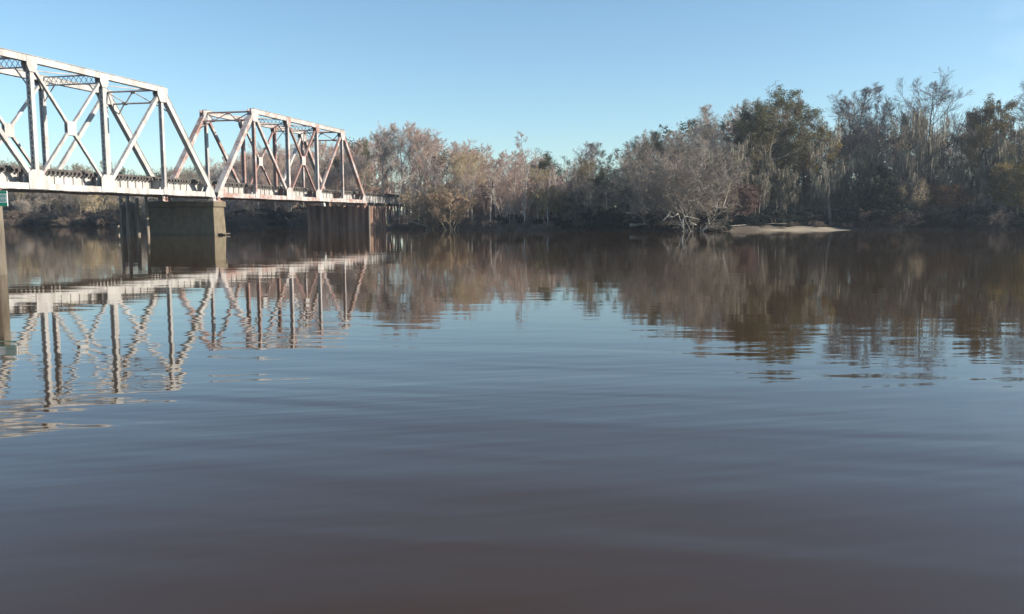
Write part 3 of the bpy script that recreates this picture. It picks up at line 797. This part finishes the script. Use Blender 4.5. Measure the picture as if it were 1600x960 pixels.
# prominent trees, each told apart by its own looks
T = tree_px
T('cypress', 819, 206, 14, 'slender bare cypress with a straight leader rising above the low middle of the wood', twig=MAU, name='bare_cypress', sx=.95)
T('oak_top', 1190, 139, 7, 'tallest broad tree with a green brown leafy top, above the sandbar', name='leafy_tree', leafc=LEAFC, twig=DUSK, bark=BARKC, sx=1.15)
T('oak_top', 1228, 156, 9, 'broad green brown crown overlapping the right side of the tallest one', name='leafy_tree', leafc=(.17, .135, .075), twig=DUSK)
T('oak_top', 1164, 158, 9, 'green brown crown tucked against the left side of the tallest one', name='leafy_tree', leafc=(.15, .13, .07), twig=DUSK)
T('pine', 1135, 163, 11, 'dark topped tree just left of the tallest green brown crown', name='evergreen_tree', leafc=LEAFD, twig=DUSK, sx=1.1)
T('oak', 1010, 200, 16, 'evergreen showing dark green tufts above the bare dome of the point', name='evergreen_tree', leafc=LEAFD, twig=DUSK)
T('pine', 958, 226, 22, 'small round headed pine on the rising skyline left of the point', name='pine_tree', leafc=LEAFD)
T('pine', 978, 218, 24, 'second small pine on the rising skyline, nearer the point', name='pine_tree', leafc=LEAFD, sx=.9)
T('oak', 866, 236, 20, 'dark rounded evergreen head just right of the slender cypress', name='evergreen_tree', leafc=LEAFD, sx=1.2)
T('oak', 922, 246, 8, 'olive leafed tree with a thin pale trunk in the notch of the skyline', name='leafy_tree', leafc=LEAFB, twig=TAN, bark=BARKP, sx=.8)
T('slim_a', 908, 220, 18, 'wispy bare tree in the notch of the skyline', twig=(0.30, 0.27, 0.26), sx=1.3)
T('slim_b', 935, 224, 18, 'second wispy bare tree, right of the skyline notch', twig=(0.30, 0.27, 0.26), sx=1.2)
T('oak', 948, 262, 2.5, 'dark green bushy tree leaning over the cove left of the point', name='evergreen_tree', leafc=LEAFD, twig=DUSK, sx=1.1)
T('oak', 985, 285, 0.6, 'low dark evergreen at the water left of the bare dome', name='evergreen_tree', leafc=LEAFD, twig=DUSK, sx=1.2)
T('oak', 900, 300, 0.8, 'low dark evergreen at the water under the skyline notch', name='evergreen_tree', leafc=LEAFD, twig=DUSK, sx=1.3)
T('fountain', 1052, 205, 2.5, 'big bare dome shaped tree spreading over the water at the point', twig=(.25, .205, .175), sx=0.95, bark=BARKC)
T('fountain', 1090, 218, 0.6, 'many stemmed bare tree right of the big dome, its lower branches in the water', twig=(.27, .22, .18), bark=BARKP, sx=.9)
T('fountain', 1018, 262, 0.2, 'low bare tree sprawling over the water left of the big dome', twig=DUSK, bark=BARKC, sx=1.2)
T('fountain', 1085, 286, -1.8, 'low brown thicket tree drooping into the water at the tip of the point', twig=(0.23, .175, .13), bark=BARKP, sx=1.4)
T('moss_b', 1125, 212, 3, 'pale stemmed mossy tree between the dome and the sandbar', name='mossy_tree', twig=GREY, bark=BARKP)
T('slim_b', 1113, 165, 9, 'thin dead topped tree left of the dark topped one', twig=GREY, sx=1.2)
T('shrub_c', 1152, 290, 4, 'small tree with dull red leaves behind the left end of the sandbar', name='red_leaved_tree', leafc=(0.17, 0.10, 0.085), twig=MAU)
T('oak', 1212, 262, 5, 'olive green evergreen behind the sandbar under the tallest crown', name='evergreen_tree', leafc=(.075, .085, .03), twig=DUSK, sx=.85)
T('oak', 1180, 262, 6, 'darker evergreen left of the olive green one behind the sandbar', name='evergreen_tree', leafc=LEAFD, twig=DUSK, sx=.7)
T('moss_a', 1300, 182, 2.5, 'gnarled dark trunked tree with bronze leaves and heavy crooked limbs', name='gnarled_tree', twig=DUSK, bark=BARKD, sx=1.05)
T('oak_top', 1290, 186, 6.5, 'bronze leaved crown around the gnarled dark trunk', name='bronze_leaved_tree', leafc=LEAFY, twig=TAN, bark=BARKD, sx=.8)
T('slim_a', 1318, 140, 12, 'bare tree with thin upright top above the bronze crown', twig=(0.24, .22, .21), sx=1.6)
T('bare_b', 1355, 142, 13, 'bare fan shaped tree right of the thin upright top', twig=(0.24, .22, .21))
T('slim_b', 1262, 158, 12, 'thin bare tree in the dip right of the tallest crown', twig=(0.24, .22, .21), sx=1.5)
T('cedar', 1376, 262, 3, 'dark conical evergreen standing at the waterline right of the gnarled tree', name='cedar_tree', leafc=(0.022, 0.034, 0.022), twig=DUSK, bark=BARKD)
T('moss_b', 1440, 150, 2.5, 'tall vine clad dark trunk forking high, wrapped in grey moss', name='mossy_tree', bark=BARKD, twig=DUSK)
T('bare_c', 1448, 116, 9, 'tallest bare tree on the right with very fine upper twigs', twig=(0.22, .20, .19), bark=BARKD)
T('oak_top', 1500, 146, 7, 'leaning leafy tree with bronze tufts right of the forking mossy trunk', name='leafy_tree', leafc=LEAFB, twig=DUSK, bark=BARKD, lean=(0, R(8)), rz=0)
T('moss_c', 1545, 158, 5, 'dark mossy tree second from the right edge', name='mossy_tree', bark=BARKD, twig=DUSK, leafc=LEAFD)
T('bare_c', 1606, 124, 8, 'tall bare tree cut by the right edge of the picture', twig=(0.20, .18, .17), bark=BARKD)
T('shrub_c', 1592, 252, 2.5, 'yellow brown leaved small tree at the right edge', name='small_leafy_tree', leafc=LEAFY, twig=TAN, sx=1.0)
T('shrub_c', 1475, 288, 3, 'rusty leaved low tree right of the forking mossy trunk', name='small_leafy_tree', leafc=LEAFO, twig=TAN, sx=1.1)
T('shrub_b', 1412, 284, 3, 'pale dry leaved bush between the cedar and the forking mossy trunk', name='dry_bush', cat='bush', leafc=(.27, .23, .17), twig=TAN, sx=.8)
T('oak', 1520, 262, 4, 'dark dense evergreen in the shade right of the rusty leaved tree', name='evergreen_tree', leafc=LEAFD, twig=DUSK, sx=.8)
T('oak', 1255, 300, 5, 'small dark evergreen bush behind the right half of the sandbar', name='evergreen_tree', leafc=LEAFD, twig=DUSK, sx=.9)
T('bare_a', 632, 190, 7, 'tallest bare pinkish tree beyond the end of the bridge', twig=PINK, bark=BARKP)
T('bare_c', 662, 196, 6, 'broad bare tree right of the tallest pinkish one', twig=PINK, bark=BARKC)
T('bare_b', 600, 203, 8, 'pale forked bare tree between the truss end and the tallest pinkish tree', twig=(.25, .21, .19), bark=BARKP)
T('oak', 568, 214, 11, 'dark tufted tree top just right of the truss end post', name='evergreen_tree', leafc=LEAFC, twig=MAU, sx=.45)
T('shrub_a', 672, 290, -0.3, 'wide dull tan twiggy willow bush at the water beyond the bridge end', name='willow_bush', cat='bush', twig=(.36, .285, .20), bark=TAN, sx=1.2)
T('shrub_a', 706, 298, -0.3, 'smaller brownish tan willow bush right of the wide one', name='willow_bush', cat='bush', twig=(.37, .265, .185), bark=TAN, sx=1.2)
T('shrub_a', 860, 292, 3.0, 'olive twiggy bush below the dark rounded evergreen head', name='willow_bush', cat='bush', twig=(.24, .20, .10), bark=TAN, sx=1.2)
T('bare_a', 480, 212, 14, 'bare tree seen through the rusty truss near its far end', twig=PINK, bark=BARKD)
T('oak', 420, 226, 22, 'dark crowned tree seen through the middle of the rusty truss', name='evergreen_tree', leafc=LEAFC, twig=MAU, sx=.5)
T('bare_c', 345, 250, 8, 'bare tree behind the first posts of the rusty truss', twig=MAU, bark=BARKD)

# front ranks of the bare wood: individuals that nothing tells apart share a label and a group
def wood_kind(px, g):
    u = g.random()
    if px < 330:
        return (['bare_a', 'bare_c', 'bare_d', 'shrub_a'][int(u * 4)], [DUSK, GREY, TAN][g.randrange(3)], 'bare shrubby tree on the left bank seen beneath and through the near truss', 'bare trees on the left bank')
    if px < 560:
        return (['bare_a', 'bare_b', 'bare_c', 'bare_d'][int(u * 4)], [PINK, MAU, MAU][g.randrange(3)], 'bare tree on the bank behind the rusty truss', 'bare trees behind the rusty truss')
    if px < 890:
        return (['bare_a', 'bare_b', 'slim_a', 'slim_b', 'bare_d', 'bare_c', 'slim_a'][int(u * 7)], [PINK, PINK, MAU, TAN][g.randrange(4)], 'bare pinkish brown tree in the wood between the bridge end and the skyline notch', 'pinkish bare trees beyond the bridge end')
    if px < 1130:
        return (['bare_a', 'bare_c', 'bare_d', 'fountain', 'oak'][int(u * 5)], [GREY, DUSK, GREY][g.randrange(3)], 'grey brown tree in the thicket around the point', 'grey brown trees around the point')
    return (['moss_a', 'moss_b', 'moss_c', 'slim_a', 'moss_c', 'bare_a'][int(u * 6)], [GREY, (.38, .31, .25), DUSK][g.randrange(3)], 'moss hung grey tree in the tall wood behind and right of the sandbar', 'moss hung trees on the right bank')

G = random.Random(21)
def in_bridge(x, y):
    dx, dy = x - J.x, y - J.y; s = dx * math.cos(TH) + dy * math.sin(TH); l = -dx * math.sin(TH) + dy * math.cos(TH)
    return s < 110 and -1.2 < l < W + 2.0
for dback, step, lo, hi in ((1.6, 6.2, 0.45, 0.75), (4.5, 6.0, 0.62, 0.92), (9.0, 6.5, 0.78, 1.0)):
    x = -112.0 + G.uniform(0, 3)
    while x < 100:
        y = float(shore(x)) + dback + G.uniform(-1.2, 1.6); px = px_of(x, y)
        if -60 < px < 1650 and not in_bridge(x, y) and not (dback < 3 and 1125 < px < 1345):
            key, tw, lab, grp = wood_kind(px, G)
            top = skyline(px + G.uniform(-8, 8)); H = (z_of(top, y) - 1) * G.uniform(lo, hi)
            if (dback < 6 and 590 < px < 700) or (dback < 6 and (abs(px - 1300) < 22 or abs(px - 1440) < 20)) or (dback < 3 and 1340 < px < 1400): x += step; continue
            if px < 330: H *= 0.85
            if px > 1130: H *= 0.80
            plant(key, x, y, max(H, 3.0), lab, name='mossy_tree' if key.startswith('moss') else 'evergreen_tree' if key == 'oak' else 'bare_tree', group=grp, twig=tw,
                  bark=BARKP if G.random() < .7 and px < 900 else BARKD if px > 1130 else BARKC, leafc=LEAFD, mossc=[MOSSC, (.25, .22, .17), (.21, .21, .15)][G.randrange(3)], sx=G.uniform(.85, 1.2))
        x += step * G.uniform(0.75, 1.25)

add_proto('stem', 8, seed=20, t0=0.35, n1=8, L1=0.16, a1=32, up1=0.15, rad=.085, n2=5, n3=4, n4=3, tw=.014, wob=.09, lean=.10)
add_proto('stem2', 8, seed=22, t0=0.25, n1=8, L1=0.20, a1=36, up1=0.15, rad=.075, n2=5, n3=4, n4=3, tw=.014, wob=.12, lean=.2, stems=2, stem_ang=.22)
for k in ('stem', 'stem2'):
    MESH[k] = (PROTO[k][0], {p: np_mesh(k + '_' + p, *PROTO[k][1][p]) for p in PROTO[k][1]})
    for p, me in MESH[k][1].items(): me.materials.append(M[{'wood': 'bark', 'twigs': 'twig'}[p]])
px = 624.0
while px < 905:
    Y = float(shore(px_x(px, 123))) + G.uniform(0.6, 4.0); x = px_x(px, Y)
    if not in_bridge(x, Y):
        plant(G.choice(('stem', 'stem', 'stem2')), x, Y, G.uniform(4.5, 9.5), 'slender pale sapling at the foot of the wood between bridge end and cove', name='bare_sapling', group='pale saplings along the water beyond the bridge',
              twig=PINK, bark=G.choice((BARKP, (.58, .54, .48), BARKC)))
    px += G.uniform(5, 12)

# the mass of the wood behind, and the thicket at its feet: nobody could count these
def mass(name, items, parts, mat, color, label):
    V = []; Q = []; o = 0
    for key, x, y, z, H, rz, sx in items:
        h0, d = PROTO[key]; s = H / h0; c, s_ = math.cos(rz), math.sin(rz)
        for p in parts:
            if p not in d: continue
            v, q = d[p]
            w = np.empty_like(v); w[:, 0] = (v[:, 0] * c - v[:, 1] * s_) * s * sx + x; w[:, 1] = (v[:, 0] * s_ + v[:, 1] * c) * s * sx + y; w[:, 2] = v[:, 2] * s + z
            V.append(w.astype(np.float32)); Q.append((q + o).astype(np.int32)); o += len(v)
    if not V: return
    ob = link_mesh(name, np_mesh(name, np.concatenate(V), np.concatenate(Q)), mat)
    ob.color = (*color, 1); tag(ob, label, 'wood' if 'wood' in name or 'tree' in name else 'undergrowth', kind='stuff')
    return ob

add_proto('lo_a', 14, seed=31, t0=0.3, n1=12, L1=0.42, a1=48, up1=0.12, n2=7, n3=6, n4=4, tw=.042)
add_proto('lo_b', 14, seed=32, t0=0.35, n1=12, L1=0.36, a1=42, up1=0.12, n2=7, n3=6, n4=4, tw=.042, stems=2, stem_ang=.15)
add_proto('lo_e', 14, seed=33, t0=0.3, n1=11, L1=0.42, a1=50, up1=0.08, n2=7, n3=5, n4=0, leaf=(2, .36, .4, .6))
add_proto('lo_s', 6, seed=34, stems=6, stem_ang=0.35, t0=0.08, n1=6, L1=0.35, a1=40, up1=0.08, rad=.06, n2=4, n3=4, n4=3, tw=.05, r4=.8)
bands = {'left': (DUSK, []), 'mid': (PINK, []), 'right': (GREY, [])}; everg = []
for dback, step in ((13, 4.2), (17, 4.2), (22, 4.4), (28, 4.8), (36, 5.5), (46, 7)):
    x = -170.0 + G.uniform(0, 4)
    while x < 150:
        y = float(shore(x)) + dback + G.uniform(-2, 2); px = px_of(x, y)
        if -220 < px < 1850 and not in_bridge(x, y):
            H = (z_of(skyline(px), y) - 1) * (0.92 if px > 1230 else 1.0) * G.choice((G.uniform(0.86, 1.0), G.uniform(0.82, 1.0), G.uniform(.45, .75)))
            it = (['lo_a', 'lo_b'][G.randrange(2)], x, y, float(ground_h(x, y)), H, G.uniform(0, 6.28), G.uniform(.9, 1.2))
            if G.random() < (0.10 if px < 890 else 0.25): everg.append(('lo_e',) + it[1:4] + (H * .9,) + it[5:])
            else: bands['left' if px < 330 else 'mid' if px < 900 else 'right'][1].append(it)
            if dback < 50:
                for q in range(2):
                    xs = x + G.uniform(-2, 2); ys = y + G.uniform(-2, 2)
                    bands['left' if px < 330 else 'mid' if px < 900 else 'right'][1].append(('lo_s', xs, ys, float(ground_h(xs, ys)), G.uniform(4, 7.5), G.uniform(0, 6.28), G.uniform(.9, 1.3)))
        x += step * G.uniform(0.8, 1.2)
for k, (c, items) in bands.items():
    mass({'left': 'background_wood', 'mid': 'background_wood', 'right': 'background_wood'}[k], items, ('wood', 'twigs'), M['twig'], c,
         {'left': 'dim bare wood behind the left bank trees', 'mid': 'pinkish mass of bare wood behind the trees beyond the bridge', 'right': 'grey mass of bare wood behind the point and the sandbar'}[k])
mass('background_evergreen_wood', everg, ('wood', 'leaves'), M['leaf'], LEAFD, 'dark evergreens scattered through the wood behind the front trees')

add_proto('brush', 2.2, seed=41, stems=8, stem_ang=0.8, t0=0.1, n1=7, L1=0.5, a1=40, up1=0.03, rad=.03, n2=4, n3=3, n4=3, r4=.9, tw=.025)
add_proto('brush_g', 2.0, seed=42, stems=8, stem_ang=0.9, t0=0.1, n1=7, L1=0.5, a1=45, up1=0.0, rad=.03, n2=4, n3=3, n4=0, leaf=(5, .15, .16, .6))
b1, b2 = [], []
x = -150.0
while x < 130:
    for dback in (0.2, 1.6, 3.4, 6.0, 9.5):
        y = float(shore(x)) + dback + G.uniform(-.4, .5); px = px_of(x, y)
        if px > 1900 or px < -250: continue
        if 1120 < px < 1345 and dback < 3: continue
        if in_bridge(x, y): continue
        H = G.uniform(1.2, 2.6) * (1.25 if px > 1340 else 1.0) * (0.5 if 590 < px < 880 else 1.0)
        xx = x + G.uniform(-.8, .8)
        it = (xx, y, float(ground_h(xx, y)) - .05, H, G.uniform(0, 6.28), G.uniform(1, 1.7))
        if G.random() < (0.62 if px > 880 else 0.12 if px < 400 else 0.25): b2.append(('brush_g',) + it)
        else: b1.append(('brush',) + it)
    x += G.uniform(1.3, 2.1)
for k in range(26):
    xx = px_x(G.uniform(1125, 1335), 126); yy = G.uniform(124.5, 129.5)
    b1.append(('brush', xx, yy, 0.4, G.uniform(.4, 1.1), G.uniform(0, 6), G.uniform(.9, 1.5)))
mass('bank_brush', b1, ('wood', 'twigs'), M['twig'], (0.20, 0.155, 0.12), 'tangled bare brush along the foot of the bank')
mass('bank_undergrowth', b2, ('wood', 'leaves'), M['leaf'], (0.018, 0.026, 0.018), 'dark green undergrowth along the foot of the bank')

# driftwood and logs
def log(pts, r, label, name='driftwood_log', mat='drift', twigs=0):
    mb = MB(); P = [at(px, py, Y) for px, py, Y in pts]
    P = [Vector(p) for p in P]
    mb.tube(P, [r * (1 - 0.75 * i / (len(P) - 1)) for i in range(len(P))], 8)
    rl = random.Random(int(pts[0][0]))
    for k in range(twigs):
        a = P[0].lerp(P[-1], rl.uniform(.35, .9)); i = min(len(P) - 2, int(rl.uniform(.4, .95) * (len(P) - 1))); a = P[i].lerp(P[i + 1], rl.random())
        d = Vector((rl.uniform(-1, 1), rl.uniform(-.6, .6), rl.uniform(-.2, 1.0))).normalized() * rl.uniform(.7, 1.7)
        mb.tube([a, a + d * .5 + Vector((0, 0, rl.uniform(-.1, .12))), a + d], [r * .4, r * .28, r * .08], 5)
    o = mb.build(name, M[mat], smooth=True); tag(o, label, 'driftwood', 'driftwood along the far bank'); return o
log([(1036, 345, 109), (1043, 338, 109.5), (1049, 330.5, 110)], .12, 'straight bleached stick poking up left of the tip of the point', twigs=2)
log([(1066, 357, 107.5), (1067, 343, 108), (1071, 338, 108), (1080, 340, 108.4), (1092, 343, 109)], .14, 'bent pale bough arching over the water at the tip of the point', twigs=4)
log([(1000, 331, 112), (1005, 325, 112), (1009, 319, 112.4)], .16, 'short bright broken bough left of the point', twigs=1)
log([(984, 352, 113.5), (1010, 350, 113), (1048, 349, 112.6)], .22, 'long pale log lying at the waterline left of the point', twigs=0)
log([(1088, 352, 108), (1078, 347, 108), (1076, 341, 108.6)], .09, 'thin pale root at the water under the point', twigs=2)
log([(1060, 334, 109), (1054, 338, 109), (1050, 341, 109), (1040, 340, 109)], .09, 'crooked bleached branch above the straight stick', twigs=3)
log([(1108, 352, 109.5), (1107, 346, 109.8), (1106, 340, 110)], .14, 'upright pale stub in the water right of the point', twigs=0)
log([(1120, 355.5, 117.5), (1138, 354.2, 118.6), (1150, 352.5, 119), (1166, 351.6, 119.8)], .08, 'long pale log lying along the left of the sandbar', twigs=1)
log([(1196, 350.5, 122), (1208, 349.4, 122.5), (1216, 349.8, 122.3), (1230, 349.2, 122.8)], .09, 'crooked dark log on the back of the sandbar', mat='timber', twigs=3)
log([(672, 351, 128), (684, 352, 127.6), (697, 350, 127)], .20, 'white ended log on the bank below the willow bush', twigs=1)
log([(636, 346, 130), (655, 350, 128.5), (667, 354.5, 127.5)], .14, 'pale fallen trunk sloping to the water beyond the bridge', twigs=2)
log([(612, 352, 131.5), (632, 351.5, 130.5), (648, 352, 129.5)], .16, 'grey log on the bank right of the sheet pile pier', mat='timber', twigs=1)
# snag standing in the river between the piers
p = at(457, 358, 130); sn = MB()
for k in range(9):
    a = k * 0.7; r_ = .25 + .3 * (k % 3)
    sn.tube([(p.x + .2 * math.cos(a), 130 + .2 * math.sin(a), -1), (p.x + .35 * math.cos(a), 130 + .2 * math.sin(a), .8), (p.x + (r_ + .35) * math.cos(a), 130 + .4 * math.sin(a), 1.5 + .25 * (k % 3))], [.14, .11, .04], 6)
tag(sn.build('tree_snag', M['tie'], smooth=True), 'dark snag sticking out of the river left of the sheet pile pier', 'snag')

# ------------------------------------------------------------------ light, sky, camera
SUN_EL, SUN_AZ = R(25), R(-9)       # azimuth measured from +X towards +Y
sd = Vector((math.cos(SUN_EL) * math.cos(SUN_AZ), math.cos(SUN_EL) * math.sin(SUN_AZ), math.sin(SUN_EL)))
sl = bpy.data.lights.new('sun', 'SUN'); sl.energy = 5.0; sl.angle = R(0.53); sl.color = (1.0, 0.90, 0.76)
so = bpy.data.objects.new('sun', sl); COL.objects.link(so); so.rotation_euler = sd.to_track_quat('Z', 'Y').to_euler()

w = bpy.data.worlds.new('World'); sc.world = w; w.use_nodes = True; nt = w.node_tree
bg = nt.nodes['Background']; bg.inputs['Strength'].default_value = 0.105
sky = nt.nodes.new('ShaderNodeTexSky'); sky.sky_type = 'NISHITA'; sky.sun_disc = False
sky.sun_elevation = SUN_EL; sky.sun_rotation = math.pi / 2 - SUN_AZ; sky.altitude = 10
sky.air_density = 1.0; sky.dust_density = 0.3; sky.ozone_density = 3.6
# one thin bank of cloud low on the right
tc = nt.nodes.new('ShaderNodeTexCoord'); mp = nt.nodes.new('ShaderNodeMapping'); mp.inputs['Scale'].default_value = (1, 1, 3.2); nt.links.new(tc.outputs['Generated'], mp.inputs['Vector'])
cn = noise(nt, 3.0, 6, 0.6, mp.outputs[0])
cl = ramp(nt, cn.outputs['Fac'], [(0.47, 0.0), (0.70, 1.0)])
dt = nt.nodes.new('ShaderNodeVectorMath'); dt.operation = 'DOT_PRODUCT'; nt.links.new(tc.outputs['Generated'], dt.inputs[0]); dt.inputs[1].default_value = Vector((0.53, 0.83, 0.115)).normalized()
mk_ = ramp(nt, dt.outputs['Value'], [(0.985, 0.0), (0.999, 1.0)])
f = math_n(nt, 'MULTIPLY', math_n(nt, 'MULTIPLY', cl.outputs['Color'], mk_.outputs['Color']), 0.15)
tint = mixc(nt, 1.0, sky.outputs[0], (0.95, 1.02, 0.96), 'MULTIPLY')
c = mixc(nt, f, tint, (9.0, 9.2, 9.4))
nt.links.new(c, bg.inputs['Color'])

cam = bpy.data.cameras.new('camera'); co = bpy.data.objects.new('camera', cam); COL.objects.link(co)
cam.sensor_width = 36; cam.lens = 36 * F / 1600; cam.clip_end = 9000; cam.clip_start = 0.05
co.location = (0, 0, HC); co.rotation_euler = (math.pi / 2 - PITCH, 0, 0); sc.camera = co

sc.view_settings.view_transform = 'Standard'; sc.view_settings.look = 'None'; sc.view_settings.exposure = 0.82; sc.view_settings.gamma = 1.0
sc.view_settings.use_curve_mapping = False
sc.render.engine = 'CYCLES'
sc.cycles.max_bounces = 5; sc.cycles.diffuse_bounces = 2; sc.cycles.glossy_bounces = 3; sc.cycles.transmission_bounces = 2; sc.cycles.volume_bounces = 0
sc.cycles.use_denoising = True
sc.cycles.caustics_reflective = False; sc.cycles.caustics_refractive = False

hz = MB(); hz.box(-420, 420, -60, 420, -6.5, 45)
m = bpy.data.materials.new('river_haze'); m.use_nodes = True; hn = m.node_tree; hn.nodes.remove(hn.nodes['Principled BSDF'])
pv = hn.nodes.new('ShaderNodeVolumePrincipled'); pv.inputs['Color'].default_value = (0.72, 0.84, 1.0, 1); pv.inputs['Density'].default_value = HAZE; pv.inputs['Anisotropy'].default_value = 0.2
hn.links.new(pv.outputs[0], hn.nodes['Material Output'].inputs['Volume'])
tag(hz.build('haze', m), 'thin even haze over the river and the far bank', 'haze', kind='stuff')
